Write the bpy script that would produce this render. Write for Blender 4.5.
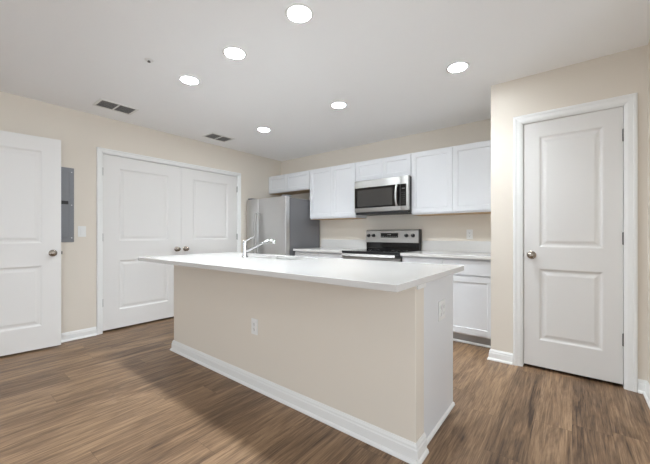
import bpy, bmesh, math, random
from mathutils import Vector, Matrix
for o in list(bpy.data.objects):
    bpy.data.objects.remove(o, do_unlink=True)
S = bpy.context.scene
C = S.collection
R = math.radians
CEIL = 2.44
XL, YB, YP, XR, XPC = -4.155, 4.0, 3.12, 0.415, -0.57   # left wall, back wall, pantry wall, right wall, pantry corner

# ------------------------------------------------------------------ camera, world, added fill, exposure
cam = bpy.data.cameras.new('camera')
cam.sensor_width = 36.0
cam.lens = 314.16 / 650 * 36
cam.shift_y = 2.36 / 650
cam.clip_start = 0.02
co = bpy.data.objects.new('camera', cam)
C.objects.link(co)
co.location = (0, 0, 1.115)
co.rotation_euler = (R(90), 0, R(38.184))
S.camera = co

w = bpy.data.worlds.new('world')
S.world = w
w.use_nodes = True
w.node_tree.nodes['Background'].inputs[0].default_value = (0.75, 0.85, 1.0, 1)
w.node_tree.nodes['Background'].inputs[1].default_value = 1.0

def area_light(name, loc, rot, sx, sy, power, col):
    l = bpy.data.lights.new(name, 'AREA')
    l.shape = 'RECTANGLE'
    l.size, l.size_y = sx, sy
    l.energy = power
    l.color = col
    o = bpy.data.objects.new(name, l)
    C.objects.link(o)
    o.location = loc
    o.rotation_euler = rot
    return o
# added fill lights, outside the unseen rear doors and east window
FILL_COL = (0.90, 0.975, 1.04)
area_light('fill_rear', (-1.6, -5.95, 1.15), (R(90), 0, 0), 3.4, 2.1, 104, FILL_COL)
area_light('fill_east', (3.05, -.9, 1.45), (R(90), 0, R(90)), 3.4, 1.7, 115, FILL_COL)
LAMP = 135.0         # radiance of a recessed lamp's lens in the kitchen
BEAM = 62.0           # watts of the downward beam of a kitchen lamp
LAMP_LIVING = 30.0   # the same in the living end (dimmed)
LAMP_COL = (0.90, 0.972, 1.03, 1)

S.view_settings.view_transform = 'Standard'
S.view_settings.look = 'None'
S.view_settings.exposure = 0.08
S.view_settings.gamma = 1.0
S.view_settings.use_curve_mapping = False
S.cycles.max_bounces = 12
S.cycles.diffuse_bounces = 8
S.cycles.use_denoising = True

# ------------------------------------------------------------------ materials
def srgb(r, g, b):
    f = lambda c: (c / 255 / 12.92) if c <= 10 else ((c / 255 + 0.055) / 1.055) ** 2.4
    return (f(r), f(g), f(b), 1)

def mat(name, col, rough=0.5, metal=0.0, bump=0.0, bscale=200.0, spec=0.5, var=0.0, coat=0.0, stretch=None):
    m = bpy.data.materials.new(name)
    m.use_nodes = True
    nt = m.node_tree
    b = nt.nodes['Principled BSDF']
    b.inputs['Base Color'].default_value = col
    b.inputs['Roughness'].default_value = rough
    b.inputs['Metallic'].default_value = metal
    b.inputs['Specular IOR Level'].default_value = spec
    b.inputs['Coat Weight'].default_value = coat
    tc = nt.nodes.new('ShaderNodeTexCoord')
    mp = nt.nodes.new('ShaderNodeMapping')
    nt.links.new(tc.outputs['Object'], mp.inputs[0])
    if stretch:
        mp.inputs['Scale'].default_value = stretch
    n = nt.nodes.new('ShaderNodeTexNoise')
    n.inputs['Scale'].default_value = bscale
    n.inputs['Detail'].default_value = 4
    nt.links.new(mp.outputs[0], n.inputs['Vector'])
    if bump > 0:
        bp = nt.nodes.new('ShaderNodeBump')
        bp.inputs['Strength'].default_value = bump
        bp.inputs['Distance'].default_value = 0.002
        nt.links.new(n.outputs[0], bp.inputs['Height'])
        nt.links.new(bp.outputs[0], b.inputs['Normal'])
    if var > 0:
        mx = nt.nodes.new('ShaderNodeMix')
        mx.data_type = 'RGBA'
        mx.inputs['A'].default_value = tuple(c * (1 - var) for c in col[:3]) + (1,)
        mx.inputs['B'].default_value = tuple(min(1, c * (1 + var)) for c in col[:3]) + (1,)
        nt.links.new(n.outputs[0], mx.inputs['Factor'])
        nt.links.new(mx.outputs['Result'], b.inputs['Base Color'])
    return m

M = {}
M['wall'] = mat('beige_wall_paint', srgb(221, 213, 201), 0.75, bump=0.12, bscale=260, spec=0.25)
M['ceiling'] = mat('ceiling_paint', srgb(247, 248, 249), 0.9, bump=0.25, bscale=120, spec=0.1)
M['trim'] = mat('white_trim_paint', srgb(232, 232, 230), 0.38, bump=0.03, bscale=90)
M['door'] = mat('white_door_paint', srgb(222, 220, 217), 0.42, bump=0.06, bscale=160)
M['cabinet'] = mat('white_cabinet_finish', srgb(220, 221, 223), 0.4, bump=0.02, bscale=90)
M['quartz'] = mat('white_quartz', srgb(208, 206, 203), 0.12, spec=0.35, var=0.02, bscale=60)
M['tan'] = mat('unfinished_cabinet_underside', srgb(196, 165, 128), 0.6, var=0.06, bscale=20)
M['steel'] = mat('brushed_stainless', srgb(204, 203, 202), 0.34, 1.0, bump=0.05, bscale=40, var=0.05, stretch=(1, 1, 30))
M['steel_h'] = mat('brushed_stainless_across', srgb(178, 176, 173), 0.44, 1.0, bump=0.05, bscale=40, var=0.05, stretch=(1, 1, 30))
M['chrome'] = mat('chrome', srgb(205, 206, 208), 0.08, 1.0)
M['nickel'] = mat('satin_nickel', srgb(160, 150, 139), 0.25, 1.0)
M['hinge'] = mat('hinge_metal', srgb(112, 110, 107), 0.4, 0.9)
M['latch'] = mat('latch_metal', srgb(92, 84, 76), 0.35, 0.9)
M['grey_side'] = mat('grey_appliance_side', srgb(112, 112, 115), 0.5, bump=0.06, bscale=300)
M['black'] = mat('black_glass', srgb(14, 14, 15), 0.09, spec=0.5)
M['black_matt'] = mat('black_plastic', srgb(24, 24, 25), 0.45)
M['window_glass'] = mat('smoked_window_glass', srgb(62, 60, 58), 0.14, bump=0.05, bscale=900, var=0.15)
M['dark'] = mat('dark_void', srgb(40, 38, 36), 0.9)
M['display'] = mat('display_black', srgb(10, 11, 13), 0.2)
M['mark'] = mat('pale_print', srgb(190, 190, 190), 0.5)
M['panel_grey'] = mat('breaker_panel_grey', srgb(126, 127, 131), 0.45, 0.2, bump=0.03)
M['plate'] = mat('white_plastic', srgb(228, 228, 226), 0.3)
M['burner'] = mat('burner_print', srgb(62, 62, 64), 0.3)
M['slot'] = mat('outlet_slot', srgb(120, 118, 115), 0.6)
M['toe'] = mat('toe_kick_board', srgb(180, 179, 179), 0.5)
M['vent_dark'] = mat('vent_louver_grey', srgb(205, 203, 201), 0.6)
M['vent_back'] = mat('vent_backing_grey', srgb(120, 119, 119), 0.7)

def emit_mat(name, col, s):
    m = bpy.data.materials.new(name)
    m.use_nodes = True
    nt = m.node_tree
    nt.nodes.clear()
    e = nt.nodes.new('ShaderNodeEmission')
    e.inputs[0].default_value = col
    e.inputs[1].default_value = s
    o = nt.nodes.new('ShaderNodeOutputMaterial')
    nt.links.new(e.outputs[0], o.inputs[0])
    return m
M['lens'] = emit_mat('lamp_lens', LAMP_COL, LAMP)
M['lens_living'] = emit_mat('lamp_lens_dimmed', LAMP_COL, LAMP_LIVING)

def glass_mat():
    m = bpy.data.materials.new('clear_window_glass')
    m.use_nodes = True
    nt = m.node_tree
    nt.nodes.clear()
    t = nt.nodes.new('ShaderNodeBsdfTransparent')
    g = nt.nodes.new('ShaderNodeBsdfGlossy')
    g.inputs['Roughness'].default_value = 0.02
    mx = nt.nodes.new('ShaderNodeMixShader')
    mx.inputs[0].default_value = 0.06
    o = nt.nodes.new('ShaderNodeOutputMaterial')
    nt.links.new(t.outputs[0], mx.inputs[1])
    nt.links.new(g.outputs[0], mx.inputs[2])
    nt.links.new(mx.outputs[0], o.inputs[0])
    return m
M['glass'] = glass_mat()

def plank_mat():
    m = bpy.data.materials.new('oak_vinyl_planks')
    m.use_nodes = True
    nt = m.node_tree
    N = nt.nodes.new
    L = nt.links.new
    b = nt.nodes['Principled BSDF']
    tc = N('ShaderNodeTexCoord')
    sp = N('ShaderNodeSeparateXYZ')
    L(tc.outputs['Object'], sp.inputs[0])
    def math_(op, a, c=None, d=None):
        n = N('ShaderNodeMath')
        n.operation = op
        for i, v in enumerate((a, c, d)):
            if v is None:
                continue
            if isinstance(v, (int, float)):
                n.inputs[i].default_value = v
            else:
                L(v, n.inputs[i])
        return n.outputs[0]
    PW, PL = 0.178, 1.22
    xs = math_('DIVIDE', sp.outputs[0], PW)
    row = math_('FLOOR', xs)
    fx = math_('FRACT', xs)
    wn = N('ShaderNodeTexWhiteNoise')
    wn.noise_dimensions = '1D'
    L(row, wn.inputs['W'])
    ys = math_('ADD', math_('DIVIDE', sp.outputs[1], PL), math_('MULTIPLY', wn.outputs['Value'], 7.0))
    pl = math_('FLOOR', ys)
    fy = math_('FRACT', ys)
    cv = N('ShaderNodeCombineXYZ')
    L(row, cv.inputs[0])
    L(pl, cv.inputs[1])
    idn = N('ShaderNodeTexWhiteNoise')
    idn.noise_dimensions = '2D'
    L(cv.outputs[0], idn.inputs['Vector'])
    pid = idn.outputs['Value']
    # grain coordinates: stretched along the plank, shifted for every plank
    def grain(sx, sy, scale, detail, dist):
        c = N('ShaderNodeCombineXYZ')
        L(math_('MULTIPLY', sp.outputs[0], sx), c.inputs[0])
        L(math_('MULTIPLY', sp.outputs[1], sy), c.inputs[1])
        L(math_('MULTIPLY', pid, 37.0), c.inputs[2])
        n = N('ShaderNodeTexNoise')
        n.inputs['Scale'].default_value = scale
        n.inputs['Detail'].default_value = detail
        n.inputs['Roughness'].default_value = 0.62
        n.inputs['Distortion'].default_value = dist
        L(c.outputs[0], n.inputs['Vector'])
        return n.outputs[0]
    g1 = grain(7.0, 0.9, 1.6, 6, 1.7)
    g2 = grain(60.0, 2.2, 1.5, 4, 0.3)
    g3 = grain(150.0, 5.0, 1.2, 3, 0.2)
    r1 = N('ShaderNodeValToRGB')
    e = r1.color_ramp.elements
    e[0].position, e[0].color = 0.30, srgb(*F_DARK)
    e[1].position, e[1].color = 0.70, srgb(*F_LIGHT)
    k = r1.color_ramp.elements.new(0.47)
    k.color = srgb(*F_MID)
    mixv = math_('ADD', math_('ADD', math_('MULTIPLY', g1, 0.62), math_('MULTIPLY', g2, 0.34)), math_('MULTIPLY', math_('SUBTRACT', g3, 0.5), 0.42))
    mixv = math_('ADD', mixv, 0.02)
    mixv = math_('ADD', mixv, math_('MULTIPLY', math_('SUBTRACT', pid, 0.5), 0.13))
    L(mixv, r1.inputs[0])
    # seams
    ex = math_('MINIMUM', fx, math_('SUBTRACT', 1.0, fx))
    ey = math_('MINIMUM', fy, math_('SUBTRACT', 1.0, fy))
    sx_ = math_('LESS_THAN', ex, 0.0011 / PW)
    sy_ = math_('LESS_THAN', ey, 0.0011 / PL)
    seam = math_('MAXIMUM', sx_, sy_)
    mx = N('ShaderNodeMix')
    mx.data_type = 'RGBA'
    L(math_('MULTIPLY', seam, 0.45), mx.inputs['Factor'])
    L(r1.outputs[0], mx.inputs['A'])
    mx.inputs['B'].default_value = srgb(60, 46, 36)
    L(mx.outputs['Result'], b.inputs['Base Color'])
    b.inputs['Roughness'].default_value = 0.42
    b.inputs['Specular IOR Level'].default_value = 0.4
    bp = N('ShaderNodeBump')
    bp.inputs['Strength'].default_value = 0.15
    bp.inputs['Distance'].default_value = 0.001
    L(math_('SUBTRACT', g2, math_('MULTIPLY', seam, 0.8)), bp.inputs['Height'])
    L(bp.outputs[0], b.inputs['Normal'])
    return m
F_DARK, F_MID, F_LIGHT = (68, 51, 37), (119, 94, 71), (168, 138, 107)
M['floor'] = plank_mat()

# ------------------------------------------------------------------ mesh helpers
def link(name, bm, material, parent=None, loc=None, rz=None, smooth=False):
    bmesh.ops.recalc_face_normals(bm, faces=bm.faces)
    me = bpy.data.meshes.new(name)
    bm.to_mesh(me)
    bm.free()
    me.materials.append(M[material] if isinstance(material, str) else material)
    o = bpy.data.objects.new(name, me)
    C.objects.link(o)
    if smooth:
        for p in me.polygons:
            p.use_smooth = True
        try:
            me.set_sharp_from_angle(angle=R(40))
        except Exception:
            pass
    if parent:
        o.parent = parent
    if loc is not None:
        o.location = loc
    if rz is not None:
        o.rotation_euler = (0, 0, rz)
    return o

def box(bm, x0, x1, y0, y1, z0, z1, bev=0.0, seg=2):
    b2 = bmesh.new()
    bmesh.ops.create_cube(b2, size=1.0)
    for v in b2.verts:
        v.co = Vector((x0 + (v.co.x + .5) * (x1 - x0), y0 + (v.co.y + .5) * (y1 - y0), z0 + (v.co.z + .5) * (z1 - z0)))
    if bev > 0:
        bmesh.ops.bevel(b2, geom=b2.edges[:], offset=bev, segments=seg, profile=0.5, affect='EDGES')
    merge(bm, b2)
    return bm

def merge(bm, b2):
    vm = {}
    for v in b2.verts:
        vm[v] = bm.verts.new(v.co)
    for f in b2.faces:
        try:
            bm.faces.new([vm[v] for v in f.verts])
        except ValueError:
            pass
    b2.free()

def bx(*a, **k):
    return box(bmesh.new(), *a, **k)

def lathe(bm, prof, axis='z', at=(0, 0, 0), n=24):
    """prof = [(radius, height)], turned round an axis."""
    at = Vector(at)
    def P(r, h, t):
        a, b = r * math.cos(t), r * math.sin(t)
        if axis == 'z': return at + Vector((a, b, h))
        if axis == 'y': return at + Vector((a, h, b))
        return at + Vector((h, a, b))
    rings = []
    for r, h in prof:
        if r < 1e-6:
            rings.append([bm.verts.new(P(0, h, 0))])
        else:
            rings.append([bm.verts.new(P(r, h, 2 * math.pi * i / n)) for i in range(n)])
    for A, B in zip(rings, rings[1:]):
        for i in range(n):
            j = (i + 1) % n
            if len(A) == 1 and len(B) == 1: continue
            if len(A) == 1: bm.faces.new((A[0], B[i], B[j]))
            elif len(B) == 1: bm.faces.new((A[i], A[j], B[0]))
            else: bm.faces.new((A[i], A[j], B[j], B[i]))
    return bm

def tube(bm, pts, rad, n=14, flat=1.0):
    """a round bar along a polyline; rad is one radius or one per point; capped"""
    pts = [Vector(p) for p in pts]
    if not isinstance(rad, (list, tuple)):
        rad = [rad] * len(pts)
    rings = []
    ref = None
    for i, p in enumerate(pts):
        d = (pts[min(i + 1, len(pts) - 1)] - pts[max(i - 1, 0)]).normalized()
        if ref is None:
            ref = Vector((0, 0, 1)) if abs(d.z) < 0.9 else Vector((1, 0, 0))
        u = (ref - d * ref.dot(d)).normalized()
        v = d.cross(u)
        ref = u
        rings.append([bm.verts.new(p + (u * math.cos(2 * math.pi * k / n) * flat + v * math.sin(2 * math.pi * k / n)) * rad[i]) for k in range(n)])
    for A, B in zip(rings, rings[1:]):
        for i in range(n):
            j = (i + 1) % n
            bm.faces.new((A[i], A[j], B[j], B[i]))
    bm.faces.new(rings[0][::-1])
    bm.faces.new(rings[-1])
    return bm

def sweep(bm, path, prof):
    """profile [(outward distance, z)] along a floor polyline; outward is to the right of travel; mitred"""
    path = [Vector((p[0], p[1], 0)) for p in path]
    nrm = []
    for a, b in zip(path, path[1:]):
        d = (b - a).normalized()
        nrm.append(Vector((d.y, -d.x, 0)))
    rows = []
    for i, p in enumerate(path):
        if i == 0: m = nrm[0]
        elif i == len(path) - 1: m = nrm[-1]
        else:
            s = nrm[i - 1] + nrm[i]
            m = s / (1 + nrm[i - 1].dot(nrm[i]))
        rows.append([bm.verts.new(p + m * d + Vector((0, 0, z))) for d, z in prof])
    k = len(prof)
    for A, B in zip(rows, rows[1:]):
        for i in range(k):
            j = (i + 1) % k
            bm.faces.new((A[i], A[j], B[j], B[i]))
    bm.faces.new(rows[0])
    bm.faces.new(rows[-1][::-1])
    return bm

def slab(bm, w, h, t, xs, zs, rings, z0=0.0, x0=0.0):
    """a door-like slab in XZ, front at y=0 facing -Y, back at y=t; xs=(a,b): panel columns, zs=[(a,b)..]: panels;
    rings=[(inset, depth into the slab)]"""
    X = sorted({x0, x0 + w} | {v for q in xs for v in q})
    Z = sorted({z0, z0 + h} | {v for q in zs for v in q})
    cache = {}
    def V(x, y, z):
        key = (round(x, 5), round(y, 5), round(z, 5))
        if key not in cache:
            cache[key] = bm.verts.new((x, y, z))
        return cache[key]
    for i in range(len(X) - 1):
        for j in range(len(Z) - 1):
            a, b, c, d = X[i], X[i + 1], Z[j], Z[j + 1]
            if (a, b) in xs and (c, d) in zs:
                loops = [[(a + o, y, c + o), (b - o, y, c + o), (b - o, y, d - o), (a + o, y, d - o)] for o, y in [(0, 0)] + rings]
                for A, B in zip(loops, loops[1:]):
                    for k in range(4):
                        q = (k + 1) % 4
                        bm.faces.new((V(*A[k]), V(*A[q]), V(*B[q]), V(*B[k])))
                bm.faces.new([V(*p) for p in loops[-1]])
            else:
                bm.faces.new((V(a, 0, c), V(b, 0, c), V(b, 0, d), V(a, 0, d)))
    for i in range(len(X) - 1):
        for z in (Z[0], Z[-1]):
            bm.faces.new((V(X[i], 0, z), V(X[i + 1], 0, z), V(X[i + 1], t, z), V(X[i], t, z)))
    for j in range(len(Z) - 1):
        for x in (X[0], X[-1]):
            bm.faces.new((V(x, 0, Z[j]), V(x, 0, Z[j + 1]), V(x, t, Z[j + 1]), V(x, t, Z[j])))
    bm.faces.new([V(x, t, Z[0]) for x in X] + [V(X[-1], t, z) for z in Z[1:]] + [V(x, t, Z[-1]) for x in X[-2::-1]] + [V(X[0], t, z) for z in Z[-2:0:-1]])
    return bm

def empty(name, loc, rz=0.0):
    o = bpy.data.objects.new(name, None)
    o.empty_display_size = 0.1
    C.objects.link(o)
    o.location = loc
    o.rotation_euler = (0, 0, rz)
    return o

def tag(o, label=None, cat=None, group=None, kind=None):
    if label: o['label'] = label
    if cat: o['category'] = cat
    if group: o['group'] = group
    if kind: o['kind'] = kind
    return o

def struct(name, bm, m, label=None, cat=None, **k):
    return tag(link(name, bm, m, **k), label, cat, kind='structure')

def dup(root, loc, rz=None):
    r = root.copy()
    C.objects.link(r)
    r.location = loc
    if rz is not None:
        r.rotation_euler = (0, 0, rz)
    for ch in list(root.children):
        c = ch.copy()
        C.objects.link(c)
        c.parent = r
        for g in list(ch.children):
            d = g.copy()
            C.objects.link(d)
            d.parent = c
    return r

# ------------------------------------------------------------------ room shell
XE, YS = 2.6, -5.5          # east wall of the living end, rear wall
bm = bx(XL - 1.6, XE + .2, YS - .2, YB + .2, -.12, 0)
struct('floor', bm, 'floor', 'brown wood-look plank floor running towards the back wall', 'floor')
bm = bx(XL - 1.6, XE + .2, YS - .2, YB + .2, CEIL, CEIL + .12)
struct('ceiling', bm, 'ceiling', 'pale off-white ceiling over the kitchen', 'ceiling')

# left wall with the double-door opening and the opening of the door that stands open
D1 = (1.220, 3.058, 2.040)
D4 = (-0.70, 0.060, 2.05)
T = 0.12
bm = bmesh.new()
def wl(y0, y1, z0=0.0, z1=CEIL):
    box(bm, XL - T, XL, y0, y1, z0, z1)
wl(YS, D4[0]); wl(D4[0], D4[1], D4[2]); wl(D4[1], D1[0]); wl(D1[0], D1[1], D1[2]); wl(D1[1], YB)
box(bm, XL - 0.30, XL - 0.28, D1[0] - .1, YB, 0, CEIL)                     # back of the closet
box(bm, XL - 0.28, XL - T, D1[0] - .1, D1[0] - .08, 0, CEIL)
box(bm, XL - 1.5, XL - 1.45, -1.6, 1.1, 0, CEIL)                           # room beyond the open door
box(bm, XL - 1.45, XL - T, -1.6, -1.55, 0, CEIL)
box(bm, XL - 1.45, XL - T, 1.0, 1.05, 0, CEIL)
struct('wall_left', bm, 'wall', 'beige wall on the left with the double doors', 'wall')

struct('wall_back', bx(XL - T, XR + .2, YB, YB + T, 0, CEIL), 'wall', 'beige wall behind the wall cabinets', 'wall')

# pantry wall (its front is level with the door), with its return to the back wall
D2 = (-0.338, 0.306, 2.058)
bm = bmesh.new()
box(bm, XPC, D2[0], YP, YP + T, 0, CEIL)
box(bm, D2[0], D2[1], YP, YP + T, D2[2], CEIL)
box(bm, D2[1], XR, YP, YP + T, 0, CEIL)
box(bm, XPC, XPC + T, YP + T, YB, 0, CEIL)
struct('wall_pantry', bm, 'wall', 'pale wall on the right holding the single white door', 'wall')
bm = bx(XR, XE, 2.2, YB, 0, CEIL)
struct('wall_right', bm, 'wall', 'sliver of beige wall at the right edge of the photo', 'wall')
W2 = (-2.6, 0.8, 0.60, 2.25)  # opening of the unseen east window, added for fill from the right
bm = bmesh.new()
box(bm, XE, XE + T, YS, W2[0], 0, CEIL); box(bm, XE, XE + T, W2[1], 2.2, 0, CEIL)
box(bm, XE, XE + T, W2[0], W2[1], 0, W2[2]); box(bm, XE, XE + T, W2[0], W2[1], W2[3], CEIL)
struct('wall_east', bm, 'wall', 'beige wall of the living end', 'wall')

# rear wall with glass doors added to let the fill in (behind the camera)
W1 = (-3.3, 0.1, 2.15)
bm = bmesh.new()
box(bm, XL - T, W1[0], YS - T, YS, 0, CEIL)
box(bm, W1[0], W1[1], YS - T, YS, W1[2], CEIL)
box(bm, W1[1], XE + T, YS - T, YS, 0, CEIL)
struct('wall_rear', bm, 'wall', 'beige wall at the rear of the room', 'wall')
bm = bmesh.new()
for x in (W1[0], (W1[0] + W1[1]) / 2 - .03, W1[1] - .06):
    box(bm, x, x + .06, YS - .09, YS - .03, 0.005, W1[2])
for z in (0.005, W1[2] - .06):
    box(bm, W1[0] + .06, W1[1] - .06, YS - .085, YS - .035, z, z + .055)
wf = struct('added_window_1', bm, 'trim', 'added white framed sliding glass doors at the rear, out of view', 'window')
link('pane', bx(W1[0] + .05, W1[1] - .05, YS - .065, YS - .058, .05, W1[2] - .05), 'glass', wf)

bm = bmesh.new()  # frame of the added east window
for y in (W2[0], -.93, W2[1] - .06):
    box(bm, XE + .03, XE + .09, y, y + .06, W2[2], W2[3])
for z in (W2[2], W2[3] - .06):
    box(bm, XE + .035, XE + .085, W2[0] + .06, W2[1] - .06, z, z + .06)
wf = struct('added_window_2', bm, 'trim', 'added white framed window of the living end, out of view', 'window')
link('pane', bx(XE + .058, XE + .064, W2[0] + .05, W2[1] - .05, W2[2] + .05, W2[3] - .05), 'glass', wf)

# ------------------------------------------------------------------ baseboards, casings
BASE = [(0, 0), (.026, 0), (.026, .006), (.022, .014), (.015, .019), (.014, .062), (.011, .068), (.0105, .078), (.006, .086), (.004, .092), (0, .092)]
def baseboard(name, path, label):
    struct(name, sweep(bmesh.new(), path, BASE), 'trim', label, 'baseboard')
CW, CW1 = 0.058, 0.046
baseboard('baseboard_left', [(XL, D1[0] - CW1 - .002), (XL, D4[1] + CW + .002)][::-1], 'white baseboard between the open door and the double doors')
baseboard('baseboard_corner', [(XL, D1[1] + CW1 + .002), (XL, YB - .002)], 'white baseboard running in behind the refrigerator')
baseboard('baseboard_pantry', [(XPC, YB - .70), (XPC, YP), (D2[0] - CW - .002, YP)], 'white baseboard wrapping the wall corner left of the single door')
baseboard('baseboard_right', [(D2[1] + CW + .001, YP), (XR, YP), (XR, 2.2)], 'white baseboard in the corner at the right edge')
baseboard('baseboard_rear', [(XL, YS + .03), (XL, D4[0] - CW - .002)], 'white baseboard towards the rear of the left wall')

def casing(name, x0, x1, z1, loc, rz, label, CW=CW):
    """door casing in local XZ, wall face at y=0 facing -Y, with jambs running into the wall"""
    prof = [(-.012, .115), (-.012, -.004), (0.004, -.011), (.010, -.013), (CW * .58, -.015), (CW * .68, -.019), (CW * .9, -.019), (CW, -.015), (CW, 0), (0.0, 0), (0.0, .115)]
    bm = bmesh.new()
    rows = []
    for cx, sx in ((x0, -1), (x1, 1)):
        for z in ((0.0, 0), (z1, 1))[::1 if sx < 0 else -1]:
            rows.append([bm.verts.new((cx + sx * o, y, z[0] + o * z[1])) for o, y in prof])
    n = len(prof)
    for A, B in zip(rows, rows[1:]):
        for i in range(n):
            j = (i + 1) % n
            bm.faces.new((A[i], A[j], B[j], B[i]))
    bm.faces.new(rows[0]); bm.faces.new(rows[-1][::-1])
    return struct(name, bm, 'trim', label, 'door trim', loc=loc, rz=rz)
casing('trim_1', D1[0], D1[1], D1[2], (XL, 0, 0), R(90), 'white casing round the double doors', CW1)
casing('trim_2', D2[0], D2[1], D2[2], (0, YP, 0), 0, 'white casing round the single door on the right')
casing('trim_3', D4[0], D4[1], D4[2], (XL, 0, 0), R(90), 'white casing of the opening beside the open door')

# ------------------------------------------------------------------ doors
MOULD = [(.006, .002), (.014, .0075), (.024, .009), (.034, .008), (.050, .004), (.054, .0035)]
def door_leaf(name, width, height, stile, zs, loc, rz, label, knob_x=None, knob_z=.915, hinge_x=None, latch=None, z0=0.0, hz=(1.81, 1.065, .325)):
    bm = slab(bmesh.new(), width, height, .035, [(stile, width - stile)], zs, MOULD)
    d = struct(name, bm, 'door', label, 'door', loc=loc, rz=rz)
    if knob_x is not None:
        b = bmesh.new()
        lathe(b, [(0, -.001), (.033, -.001), (.033, -.006), (.028, -.010), (.013, -.013), (.011, -.020), (.011, -.030), (.019, -.034), (.027, -.042), (.029, -.050), (.026, -.058), (.016, -.064), (0, -.066)], 'y', (knob_x, 0, knob_z), 24)
        k = link('knob', b, 'nickel', d, smooth=True)
        k['label'] = 'round satin nickel knob'
    if hinge_x is not None:
        for z in hz:
            b = bmesh.new()
            lathe(b, [(0, -.046), (.0065, -.046), (.0065, .046), (0, .046)], 'z', (hinge_x, -.004, z), 10)
            box(b, hinge_x - .009, hinge_x + .009, -.003, .004, z - .044, z + .044)
            link('hinge', b, 'hinge', d)
    if latch is not None:
        b = bx(latch, latch + .011, .008, .026, knob_z - .015, knob_z + .015, bev=.002)
        link('latch', b, 'latch', d)
    return d
G = .0145
xm = 2.140
L1 = xm - .0015 - (D1[0] + G)
PAN = [(.212, .790), (1.015, 1.862)]
door_leaf('door_1', L1, D1[2] - .040, .166, PAN, (XL - .010, D1[0] + G, .024), R(90), 'white two-panel left leaf of the double doors', L1 - .058, .895, -.004, hz=(1.80, 1.055, .315))
L2 = D1[1] - G - (xm + .0015)
door_leaf('door_2', L2, D1[2] - .040, .166, PAN, (XL - .010, xm + .0015, .024), R(90), 'white two-panel right leaf of the double doors beside the refrigerator', .058, .895, L2 + .004, hz=(1.80, 1.055, .315))
L3 = D2[1] - D2[0] - 2 * G
door_leaf('door_3', L3, D2[2] - .038, .108, [(.217, .807), (.985, 1.897)], (D2[0] + G, YP + .010, .025), 0, 'white two-panel single door with its knob on the left', .058, .918, L3 + .004, latch=-.011, hz=(1.81, 1.06, .325))
a4 = R(83)
L4 = 0.760
door_leaf('door_4', L4, 2.030, .140, [(.216, .794), (1.010, 1.896)], (-3.985 - L4 * math.cos(a4), .832 - L4 * math.sin(a4), .020), a4, 'white two-panel door standing open against the left wall', L4 - .062, .912, None, latch=L4)

# ------------------------------------------------------------------ wall cabinets
SHAKER = [(.0015, .0), (.005, .007), (.0055, .0075)]
def cab_door(parent, x0, x1, z0, z1, yf, name='cabinet_door', stile=.055, face=1):
    st = min(stile, (z1 - z0) * .2 + .012)
    bm = slab(bmesh.new(), x1 - x0, z1 - z0, .019, [(stile, x1 - x0 - stile)], [(st, z1 - z0 - st)], SHAKER)
    return link(name, bm, 'cabinet', parent, loc=(x0, yf, z0) if face > 0 else (x1, yf, z0), rz=0 if face > 0 else math.pi)

YU = 3.69
def wall_cabinet(x0, x1, z0, z1, split, label):
    e = tag(empty('wall_cabinet', (x0, YB, z0)), label, 'cabinet', 'white wall cabinets along the back wall')
    def put(o): return o
    w_, h_ = x1 - x0, z1 - z0
    d0 = YU + .020 - YB
    bm = bx(0, w_, d0, -.002, .004, h_, bev=.001, seg=1)
    link('cabinet_body', bm, 'cabinet', e)
    u = link('underside', bx(.004, w_ - .004, d0 + .004, -.004, .0, .0035), 'tan', e)
    u['label'] = 'tan unfinished underside board'
    s = split - x0
    for a, b in ((.004, s - .0015), (s + .0015, w_ - .004)):
        cab_door(e, a, b, .022 if h_ > .5 else .014, h_ - .010, YU - YB)
    return e
wall_cabinet(XL + .003, -3.2055, 1.815, 2.118, -3.725, 'short white wall cabinet above the refrigerator')
wall_cabinet(-3.2045, -2.3655, 1.345, 2.118, -2.775, 'tall white wall cabinet between the refrigerator and the microwave')
wall_cabinet(-2.3645, -1.5565, 1.832, 2.118, -1.950, 'short white wall cabinet above the microwave')
wall_cabinet(-1.5555, XPC - .002, 1.352, 2.118, -1.066, 'tall white wall cabinet right of the microwave')

# ------------------------------------------------------------------ base cabinets and worktops
YC = 3.345
CT0, CT1 = .872, .905
def base_cabinet(x0, x1, split, label):
    e = tag(empty('base_cabinet', (x0, YB, 0)), label, 'cabinet', 'white base cabinets along the back wall')
    w_ = x1 - x0
    d0 = YC + .020 - YB
    link('cabinet_body', bx(0, w_, d0, -.004, .105, CT0 - .001, bev=.001, seg=1), 'cabinet', e)
    link('toe_kick', bx(.002, w_ - .002, d0 + .07, d0 + .085, 0.001, .104), 'toe', e)
    bm = bmesh.new()
    lathe_prof = [(0, 0), (.017, 0), (.016, .007), (.011, .014), (.004, .018), (0, .019)]
    sweep(bm, [(.002, d0 + .0698), (w_ - .002, d0 + .0698)], [(d, z + .001) for d, z in lathe_prof])
    link('shoe_molding', bm, 'trim', e)
    s = split - x0
    for a, b in ((.006, s - .0015), (s + .0015, w_ - .012)):
        cab_door(e, a, b, .122, .695, YC - YB)
        dr = link('drawer', bx(a, b, YC - YB, YC - YB + .019, .708, .852, bev=.002), 'cabinet', e)
    return e
base_cabinet(-3.200, -2.330, -2.765, 'white base cabinet left of the range, behind the island')
base_cabinet(-1.520, XPC - .002, -1.066, 'white base cabinet right of the range beside the wall corner')
def worktop(x0, x1, label):
    e = tag(link('worktop', bx(x0, x1, YC - .028, YB - .002, CT0, CT1, bev=.003), 'quartz'), label, 'worktop', 'white worktops along the back wall')
    s = link('backsplash', bx(x0 + .001, x1 - .001, YB - .022, YB - .002, CT1 + .0002, 1.035, bev=.002), 'quartz', e)
    return e
worktop(-3.206, -2.323, 'white worktop with a low backsplash between refrigerator and range')
worktop(-1.527, XPC - .002, 'white worktop with a low backsplash right of the range')

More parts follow.
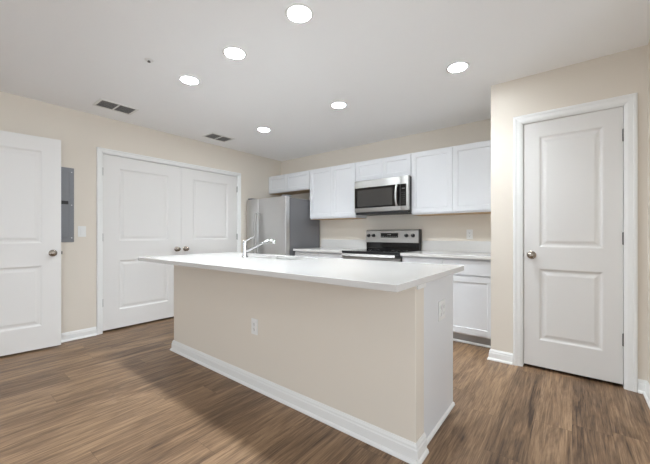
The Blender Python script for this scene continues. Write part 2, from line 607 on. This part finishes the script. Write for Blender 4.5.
# ------------------------------------------------------------------ kitchen island
IX0, IX1, IY0, IY1 = -3.02, -.600, 1.480, 2.140
IT0, IT1 = .881, .912
isl = tag(empty('kitchen_island', ((IX0 + IX1) / 2, 1.8, 0)), 'long kitchen island with beige painted front and white end panel', 'kitchen island')
def ip(name, bm, m, **k):
    o = link(name, bm, m, **k)
    o.parent = isl
    o.matrix_parent_inverse = Matrix.Translation(-isl.location)
    return o
WT = .110
ip('half_wall', bx(IX0, IX1, IY0, IY0 + WT, 0, IT0 - .001, bev=.004), 'wall')
bm = bmesh.new()
YW = IY0 + WT + .001
box(bm, IX0 + .02, IX1 - .035, YW, IY1 - .02, .10, .118)
box(bm, IX0 + .02, IX1 - .035, IY1 - .038, IY1 - .02, .118, IT0 - .002)
ip('cabinet_body', bm, 'cabinet')
ip('end_panel', bx(IX1 - .033, IX1 - .014, YW, IY1, 0.001, IT0 - .001, bev=.0015, seg=1), 'cabinet')['label'] = 'flat white end panel facing right'
ip('end_panel', bx(IX0 + .0, IX0 + .019, YW, IY1, 0.001, IT0 - .001, bev=.0015, seg=1), 'cabinet')['label'] = 'flat white end panel facing left'
ip('toe_kick', bx(IX0 + .02, IX1 - .035, IY1 - .09, IY1 - .075, .001, .099), 'toe')
n = 5
wdt = (IX1 - .035 - IX0 - .02) / n
for i in range(n):
    a = IX0 + .02 + i * wdt
    bmx = slab(bmesh.new(), wdt - .004, .57, .019, [(.055, wdt - .059)], [(.055, .515)], SHAKER)
    bmx.transform(Matrix.Translation((a + wdt - .002, IY1, .122)) @ Matrix.Rotation(math.pi, 4, 'Z'))
    ip('cabinet_door', bmx, 'cabinet')
    ip('drawer', bx(a + .002, a + wdt - .002, IY1 - .019, IY1, .708, .855, bev=.002), 'cabinet')
bm = sweep(bmesh.new(), [(IX0, IY0 + WT), (IX0, IY0), (IX1, IY0), (IX1, IY0 + WT)], [(d, z * 1.04) for d, z in BASE])
ip('baseboard', bm, 'trim')
bm = sweep(bmesh.new(), [(IX1 - .0138, YW + .002), (IX1 - .0138, IY1 - .002)], [(0, .001), (.013, .001), (.012, .010), (.008, .017), (0, .020)])
ip('shoe_molding', bm, 'trim')
# a small cap under the counter where the wall end meets it
ip('cap_trim', bx(IX1 + .0005, IX1 + .012, IY0 + .004, IY0 + WT, .845, IT0 - .001, bev=.003), 'trim')

# worktop with the sink cut-out
SX0, SX1, SY0, SY1 = -2.215, -1.700, 1.785, 2.070
X4, Y4 = [-3.045, SX0, SX1, -.552], [1.170, SY0, SY1, 2.164]
bm = bmesh.new()
gv = {}
for i, x in enumerate(X4):
    for j, y in enumerate(Y4):
        for k, z in enumerate((IT0, IT1)):
            gv[i, j, k] = bm.verts.new((x, y, z))
for i in range(3):
    for j in range(3):
        if (i, j) == (1, 1):
            continue
        for k in (0, 1):
            bm.faces.new((gv[i, j, k], gv[i + 1, j, k], gv[i + 1, j + 1, k], gv[i, j + 1, k]))
def side(a, b):
    bm.faces.new((gv[a + (0,)], gv[b + (0,)], gv[b + (1,)], gv[a + (1,)]))
for i in range(3):
    side((i, 0), (i + 1, 0)); side((i, 3), (i + 1, 3)); side((0, i), (0, i + 1)); side((3, i), (3, i + 1))
side((1, 1), (2, 1)); side((1, 2), (2, 2)); side((1, 1), (1, 2)); side((2, 1), (2, 2))
bmesh.ops.recalc_face_normals(bm, faces=bm.faces)
oe = [e for e in bm.edges if len(e.link_faces) == 2 and e.calc_face_angle(0) > 1]
bmesh.ops.bevel(bm, geom=oe, offset=.0025, segments=2, profile=.5, affect='EDGES')
tag(link('island_worktop', bm, 'quartz'), 'white stone worktop with a sink cut-out on top of the kitchen island', 'worktop')

# undermount sink
sk = tag(empty('kitchen_sink', ((SX0 + SX1) / 2, (SY0 + SY1) / 2, IT0 - .003)), 'stainless steel sink set into the island worktop', 'sink')
bm = bmesh.new()
hx, hy = (SX1 - SX0) / 2 - .002, (SY1 - SY0) / 2 - .002
def rr(hx, hy, r, z, n=6):
    out = []
    for cx, cy, a0 in ((hx - r, hy - r, 0), (-hx + r, hy - r, 90), (-hx + r, -hy + r, 180), (hx - r, -hy + r, 270)):
        for i in range(n + 1):
            a = R(a0 + 90 * i / n)
            out.append(bm.verts.new((cx + r * math.cos(a), cy + r * math.sin(a), z)))
    return out
Ls = [rr(hx + .03, hy + .03, .03, 0), rr(hx, hy, .02, 0), rr(hx - .004, hy - .004, .03, -.17), rr(hx - .03, hy - .03, .03, -.20), rr(.05, .05, .049, -.205)]
for A, B in zip(Ls, Ls[1:]):
    for i in range(len(A)):
        j = (i + 1) % len(A)
        bm.faces.new((A[i], A[j], B[j], B[i]))
bm.faces.new(Ls[-1])
link('basin', bm, 'steel_h', sk, smooth=True)
link('drain', lathe(bmesh.new(), [(0, -.199), (.03, -.199), (.042, -.2015), (.045, -.2045)], 'z', (0, 0, 0), 20), 'chrome', sk, smooth=True)

# faucet
FZ = IT1
fc = tag(empty('faucet', (-2.285, 1.755, FZ + .0004)), 'chrome single-lever faucet with a slanting spout beside the island sink', 'faucet')
link('faucet_base', lathe(bmesh.new(), [(0, 0), (.029, 0), (.029, .006), (.024, .012), (.0195, .016)], 'z', n=24), 'chrome', fc, smooth=True)
link('faucet_body', lathe(bmesh.new(), [(.0195, .0155), (.0185, .06), (.020, .10), (.021, .128), (.019, .140), (.012, .148), (0, .150)], 'z', n=24), 'chrome', fc, smooth=True)
dx, dy = .72, .69
sp = [(0.0, .052), (.03, .064), (.08, .088), (.14, .116), (.20, .140), (.232, .148), (.250, .144), (.255, .132), (.256, .118)]
link('spout', tube(bmesh.new(), [(d * dx, d * dy, z) for d, z in sp], [.014, .0135, .0125, .0125, .0135, .015, .016, .0155, .014], 14), 'chrome', fc, smooth=True)
lv = [(0.0, .140), (.02, .152), (.06, .172), (.095, .188)]
link('lever', tube(bmesh.new(), [(d * .9, d * .44, z) for d, z in lv], [.011, .009, .007, .006], 12, flat=.7), 'chrome', fc, smooth=True)

# ------------------------------------------------------------------ refrigerator
FX0, FX1, FYF, FH = -4.116, -3.228, 3.195, 1.668
fr = tag(empty('refrigerator', ((FX0 + FX1) / 2, YB, 0)), 'stainless side-by-side refrigerator with grey sides in the back corner', 'refrigerator')
fx = lambda x: x - (FX0 + FX1) / 2
fy = lambda y: y - YB
link('cabinet_body', bx(fx(FX0 + .006), fx(FX1 - .006), fy(FYF + .088), fy(3.97), .03, FH - .014, bev=.004), 'grey_side', fr)
link('base_grille', bx(fx(FX0 + .02), fx(FX1 - .02), fy(FYF + .04), fy(FYF + .087), .005, .06), 'black_matt', fr)
FS = -3.834
for a, b, lab, hxp in ((FX0, FS - .003, 'narrow stainless freezer door', FS - .030), (FS + .003, FX1, 'wide stainless refrigerator door', FS + .034)):
    d = link('door', bx(fx(a), fx(b), fy(FYF), fy(FYF + .082), .068, FH, bev=.008, seg=3), 'steel', fr, smooth=True)
    d['label'] = lab
    bm = bmesh.new()
    xx = fx(hxp)
    pts = []
    for i in range(15):
        t = i / 14
        pts.append((xx, fy(FYF) - .022 - .034 * math.sin(math.pi * t) ** .7, .62 + .83 * t))
    tube(bm, pts, .0140, 12)
    for z in (.63, 1.44):
        tube(bm, [(xx, fy(FYF) - .0005, z), (xx, fy(FYF) - .028, z)], .010, 12)
    link('handle', bm, 'steel_h', d, smooth=True)
    hx_ = fx(a + .06) if a == FX0 else fx(b - .06)
    link('hinge_cover', bx(hx_ - .045, hx_ + .045, fy(FYF + .012), fy(FYF + .13), FH + .0005, FH + .022, bev=.005), 'grey_side', fr)
link('badge', bx(fx(-3.375), fx(-3.305), fy(FYF) - .0015, fy(FYF) - .0001, 1.588, 1.597), 'vent_dark', fr)

# ------------------------------------------------------------------ microwave
MX0, MX1, MZ0, MZ1, MY = -2.318, -1.548, 1.382, 1.828, 3.595
mw = tag(empty('microwave', ((MX0 + MX1) / 2, YB, MZ0)), 'stainless over-the-range microwave with a dark window and curved handle', 'microwave')
mx_ = lambda x: x - (MX0 + MX1) / 2
my_ = lambda y: y - YB
MH = MZ1 - MZ0
link('case', bx(mx_(MX0), mx_(MX1), my_(MY + .040), -.004, .004, MH - .002, bev=.003), 'black_matt', mw)
link('vent_grille', bx(mx_(MX0 + .02), mx_(MX1 - .02), my_(MY + .004), my_(MY + .039), -.004, .026, bev=.002), 'black_matt', mw)
XS = -1.655
dr = link('door', bx(mx_(MX0), mx_(XS) - .001, my_(MY), my_(MY + .038), .028, MH, bev=.004), 'steel_h', mw, smooth=True)
zb0, zb1 = .082, .350
link('door_glass', bx(mx_(MX0 + .006), mx_(XS) - .002, my_(MY) - .0022, my_(MY) - .0001, zb0, zb1, bev=.001, seg=1), 'black', dr)
link('window', bx(mx_(MX0 + .045), mx_(XS - .105), my_(MY) - .0032, my_(MY) - .0023, zb0 + .022, zb1 - .030), 'window_glass', dr)
bm = bmesh.new()
hx_ = mx_(XS - .040)
pts = [(hx_, my_(MY) - .018 - .030 * math.sin(math.pi * i / 12) ** .8, zb0 + .004 + (zb1 - zb0 - .012) * i / 12) for i in range(13)]
tube(bm, pts, .0125, 12)
for z in (zb0 + .012, zb1 - .016):
    tube(bm, [(hx_, my_(MY) - .0024, z), (hx_, my_(MY) - .022, z)], .011, 12)
link('handle', bm, 'steel', dr, smooth=True)
cp = link('control_panel', bx(mx_(XS) + .001, mx_(MX1), my_(MY), my_(MY + .038), .028, MH, bev=.004), 'steel_h', mw, smooth=True)
link('keypad', bx(mx_(XS) + .002, mx_(MX1) - .030, my_(MY) - .0022, my_(MY) - .0001, zb0, zb1, bev=.001, seg=1), 'black', cp)
kx0, kx1 = mx_(XS) + .014, mx_(MX1) - .042
link('clock', bx(kx0 + .006, kx1 - .004, my_(MY) - .0030, my_(MY) - .0023, zb1 - .062, zb1 - .048), 'slot', cp)
for r_ in range(6):
    for c_ in range(3):
        cxk = kx0 + .008 + c_ * (kx1 - kx0 - .016) / 2
        link('key', bx(cxk - .004, cxk + .004, my_(MY) - .0028, my_(MY) - .0023, zb0 + .03 + r_ * .026, zb0 + .034 + r_ * .026), 'slot', cp)

# ------------------------------------------------------------------ range
RX0, RX1 = -2.320, -1.530
rg = tag(empty('range', ((RX0 + RX1) / 2, YB, 0)), 'stainless electric range with black glass cooktop between the worktops', 'range')
rx = lambda x: x - (RX0 + RX1) / 2
link('oven_body', bx(rx(RX0 + .004), rx(RX1 - .004), fy(3.365), fy(3.975), .02, .872, bev=.003), 'grey_side', rg)
ck = link('cooktop', bx(rx(RX0), rx(RX1), fy(3.325), fy(3.90), .8725, .908, bev=.003), 'black', rg)
for bx_, by_, br in ((-.19, 3.49, .10), (.19, 3.49, .085), (-.19, 3.75, .075), (.19, 3.75, .10)):
    link('burner_ring', lathe(bmesh.new(), [(br - .004, .9083), (br - .004, .9086), (br, .9086), (br, .9083)], 'z', (bx_, fy(by_), 0), 32), 'burner', ck)
bm = bmesh.new()
sec = [(3.286, .846), (3.3245, .842), (3.3245, .879), (3.304, .879)]
va = [bm.verts.new((rx(RX0 + .010), fy(y), z)) for y, z in sec]
vb = [bm.verts.new((rx(RX1 - .055), fy(y), z)) for y, z in sec]
for i in range(4):
    j = (i + 1) % 4
    bm.faces.new((va[i], va[j], vb[j], vb[i]))
bm.faces.new(va[::-1]); bm.faces.new(vb)
link('front_trim', bm, 'steel_h', rg)
link('front_lip', bx(rx(RX0), rx(RX1), fy(3.296), fy(3.3245), .8795, .9085, bev=.003), 'black_matt', rg)
link('lip_end', bx(rx(RX1 - .053), rx(RX1), fy(3.290), fy(3.324), .848, .879, bev=.003), 'black_matt', rg)
od = link('oven_door', bx(rx(RX0 + .004), rx(RX1 - .004), fy(3.325), fy(3.364), .25, .840, bev=.005), 'steel_h', rg)
link('oven_window', bx(rx(RX0 + .09), rx(RX1 - .09), fy(3.3225), fy(3.3249), .36, .70), 'black', od)
bm = tube(bmesh.new(), [(rx(RX0 + .05), fy(3.292), .79), (rx(RX1 - .05), fy(3.292), .79)], .011, 12)
for xx in (RX0 + .07, RX1 - .07):
    tube(bm, [(rx(xx), fy(3.3248), .79), (rx(xx), fy(3.292), .79)], .009, 10)
link('handle', bm, 'steel', od, smooth=True)
link('storage_drawer', bx(rx(RX0 + .004), rx(RX1 - .004), fy(3.328), fy(3.364), .04, .242, bev=.004), 'steel_h', rg)
link('guard_riser', bx(rx(RX0 + .004), rx(RX1 - .004), fy(3.905), fy(3.972), .875, 1.005, bev=.002), 'black', rg)
bm = bmesh.new()
sec = [(3.888, 1.006), (3.972, 1.006), (3.972, 1.180), (3.935, 1.180), (3.918, 1.176), (3.906, 1.165)]
va = [bm.verts.new((rx(RX0), fy(y), z)) for y, z in sec]
vb = [bm.verts.new((rx(RX1 - .012), fy(y), z)) for y, z in sec]
for i in range(len(sec)):
    j = (i + 1) % len(sec)
    bm.faces.new((va[i], va[j], vb[j], vb[i]))
bm.faces.new(va[::-1]); bm.faces.new(vb)
cg = link('control_panel', bm, 'steel_h', rg)
link('guard_end_cap', bx(rx(RX1 - .0118), rx(RX1), fy(3.890), fy(3.974), 1.004, 1.182, bev=.003), 'black_matt', rg)
def on_guard(z):  # front of the sloping control panel at a height
    return fy(3.890 + (z - 1.022) / (1.165 - 1.022) * .016)
for xx in (-2.270, -2.192, -1.705, -1.615):
    yk = on_guard(1.098)
    k = link('control_knob', lathe(bmesh.new(), [(0, -.030), (.019, -.030), (.022, -.024), (.024, -.002), (.024, .0), (0, .0)], 'y', (rx(xx), yk, 1.100), 20), 'black_matt', rg, smooth=True)
    k['label'] = 'black control knob'
    link('pointer', bx(rx(xx) - .0015, rx(xx) + .0015, yk - .0312, yk - .0301, 1.104, 1.118), 'mark', k)
y0 = on_guard(1.10)
dp = link('display_panel', bx(rx(-2.080), rx(-1.825), y0 - .008, y0 - .0015, 1.072, 1.132, bev=.001, seg=1), 'display', rg)
bm = bmesh.new()
for i in range(3):
    box(bm, rx(-1.973 + i * .018), rx(-1.965 + i * .018), y0 - .0088, y0 - .0081, 1.106, 1.118)
for i in range(9):
    box(bm, rx(-2.067 + i * .027), rx(-2.055 + i * .027), y0 - .0088, y0 - .0081, 1.084, 1.088)
link('display_print', bm, 'mark', dp)

# ------------------------------------------------------------------ wall plates, breaker panel
def receptacle(bm_plate, parent, cx, cz):
    bm = bx(cx - .0165, cx + .0165, -.0078, -.0056, cz - .034, cz + .034, bev=.003)
    r = link('receptacle', bm, 'plate', parent)
    for s in (-1, 1):
        z = cz + s * .019
        link('slot', bx(cx - .0075, cx - .0055, -.0082, -.0079, z - .004, z + .006), 'slot', r)
        link('slot', bx(cx + .0055, cx + .0075, -.0082, -.0079, z - .004, z + .005), 'slot', r)
        link('ground_hole', lathe(bmesh.new(), [(0, -.0082), (.0028, -.0082), (.0028, -.0079), (0, -.0079)], 'y', (cx, 0, z - .009), 8), 'slot', r)
def outlet(loc, rz, label, gangs=1):
    e = tag(empty('electrical_outlet', loc, rz), label, 'outlet', 'white electrical outlets')
    w_ = .035 if gangs == 1 else .058
    link('cover_plate', bx(-w_, w_, -.0055, -.0005, -.0575, .0575, bev=.002), 'plate', e)
    for cx in ([0] if gangs == 1 else [-.023, .023]):
        receptacle(None, e, cx, 0)
    return e
outlet((-1.812, IY0, .446), 0, 'white outlet low on the beige front of the island')
outlet((IX1 - .014, 1.905, .664), R(90), 'white two-gang outlet plate on the island end panel', 2)
outlet((-.957, YB, 1.115), 0, 'white outlet on the wall above the worktop right of the range')

sw = tag(empty('light_switch', (XL, 1.042, 1.146), R(90)), 'white rocker light switch on the wall beside the grey breaker panel', 'light switch')
link('cover_plate', bx(-.036, .036, -.0055, -.0005, -.0575, .0575, bev=.002), 'plate', sw)
link('rocker', bx(-.0165, .0165, -.0090, -.0056, -.033, .033, bev=.002), 'plate', sw)

bp = tag(empty('breaker_panel', (XL, .797, 1.423), R(90)), 'grey metal breaker panel on the left wall half hidden by the open door', 'breaker panel')
link('cover', bx(-.176, .176, -.010, -.0005, -.390, .390, bev=.003), 'panel_grey', bp)
link('panel_door', bx(-.125, .135, -.018, -.0102, -.345, .345, bev=.004), 'panel_grey', bp)
link('latch', bx(.062, .125, -.022, -.0182, .005, .040, bev=.002), 'black_matt', bp)['label'] = 'black latch'
for x, z in ((.155, .345), (.155, .0), (.155, -.345), (-.155, .345), (-.155, -.345)):
    link('screw', lathe(bmesh.new(), [(0, -.0125), (.005, -.012), (.006, -.0101), (0, -.0101)], 'y', (x, 0, z), 10), 'steel', bp)

# ------------------------------------------------------------------ ceiling fittings
def air_vent(cx, cy, label):
    e = tag(empty('air_vent', (cx, cy, CEIL)), label, 'air vent', 'ceiling air vents near the left wall')
    hx, hy = .122, .174
    bm = bmesh.new()
    for a in ((-hx, hx, -hy, -hy + .022), (-hx, hx, hy - .022, hy), (-hx, -hx + .022, -hy + .022, hy - .022), (hx - .022, hx, -hy + .022, hy - .022), (-hx + .022, hx - .022, -.007, .007)):
        box(bm, a[0], a[1], a[2], a[3], -.007, -.0006)
    link('frame', bm, 'trim', e)
    link('backing', bx(-hx + .021, hx - .021, -hy + .021, hy - .021, -.0024, -.0007), 'vent_back', e)
    for s0, s1 in ((-hy + .024, -.008), (.008, hy - .024)):
        bm = bmesh.new()
        n = 8
        for i in range(n):
            x = -hx + .030 + i * (2 * hx - .060) / (n - 1)
            q = [(x - .005, -.0026), (x + .004, -.0075), (x + .005, -.0070), (x - .004, -.0022)]
            va = [bm.verts.new((a, s0, b)) for a, b in q]
            vb = [bm.verts.new((a, s1, b)) for a, b in q]
            for k in range(4):
                j = (k + 1) % 4
                bm.faces.new((va[k], va[j], vb[j], vb[k]))
            bm.faces.new(va[::-1]); bm.faces.new(vb)
        link('louvers', bm, 'vent_dark', e)
air_vent(-3.725, 1.225, 'louvered ceiling vent in front of the double doors, nearer the open door')
air_vent(-3.795, 2.475, 'louvered ceiling vent nearer the refrigerator and back wall')

sp = tag(empty('sprinkler_head', (-2.527, 1.050, CEIL)), 'small white fire sprinkler head on the ceiling', 'sprinkler')
link('escutcheon', lathe(bmesh.new(), [(.010, -.008), (.026, -.005), (.032, -.001), (0, -.0006)], 'z', n=24), 'trim', sp, smooth=True)
link('deflector', lathe(bmesh.new(), [(0, -.006), (.008, -.006), (.008, -.010), (.004, -.013), (.011, -.014), (.011, -.016), (0, -.016)], 'z', n=16), 'hinge', sp, smooth=True)

def recessed(loc, label):
    e = tag(empty('recessed_light', loc), label, 'ceiling light', 'round recessed ceiling lights')
    link('trim_ring', lathe(bmesh.new(), [(.068, -.0006), (.084, -.0006), (.086, -.003), (.082, -.007), (.072, -.008), (.068, -.005), (.068, -.0006)], 'z', n=40), 'trim', e, smooth=True)
    link('lens', lathe(bmesh.new(), [(0, -.0050), (.0675, -.0050), (.0675, -.0009), (0, -.0009)], 'z', n=40), 'lens', e)['label'] = 'glowing white lens'
    return e
spots = [((-1.285, 1.385), 'lit recessed light of the row nearer the camera, largest in the photo'),
         ((-1.936, 1.395), 'lit recessed light in the middle of the row nearer the camera'),
         ((-2.578, 1.400), 'lit recessed light of the row nearer the camera, closest to the double doors'),
         ((-3.060, 2.640), 'lit recessed light of the row by the cabinets, closest to the refrigerator'),
         ((-1.877, 2.615), 'lit recessed light of the row by the cabinets, in line with the range'),
         ((-0.712, 2.605), 'lit recessed light of the row by the cabinets, closest to the single door'),
         ((-3.000, -.42), 'lit recessed light of the living end, near the open door'),
         ((-1.700, -.42), 'lit recessed light of the living end, in the middle'),
         ((-0.500, -.42), 'lit recessed light of the living end, right above the camera'),
         ((-2.600, -2.4), 'added out-of-view recessed light by the added rear doors, towards the left wall'),  # this rear pair is added for extra light
         ((-0.600, -2.4), 'added out-of-view recessed light by the added rear doors, towards the right')]
r0 = dim = None
beam = bpy.data.lights.new('beam', 'SPOT')
beam.energy = BEAM
beam.color = LAMP_COL[:3]
beam.spot_size = R(128)
beam.spot_blend = 1.0
beam.shadow_soft_size = .06
for (x, y), lab in spots:
    q = None
    if r0 is None:
        r0 = recessed((x, y, CEIL), lab)
    else:
        q = dup(r0, (x, y, CEIL))
        q['label'] = lab
    if q is not None:
        if y < 1:
            for c in q.children:
                if c.name.startswith('lens'):
                    if dim is None:
                        dim = c.data.copy()
                        dim.materials[0] = M['lens_living']
                    c.data = dim
for (x, y), lab in spots:
    if y < 1:
        continue
    for e in [o for o in bpy.data.objects if o.get('label') == lab]:
        b = bpy.data.objects.new('beam', beam)
        C.objects.link(b)
        b.parent = e
        b.location = (0, 0, -.012)
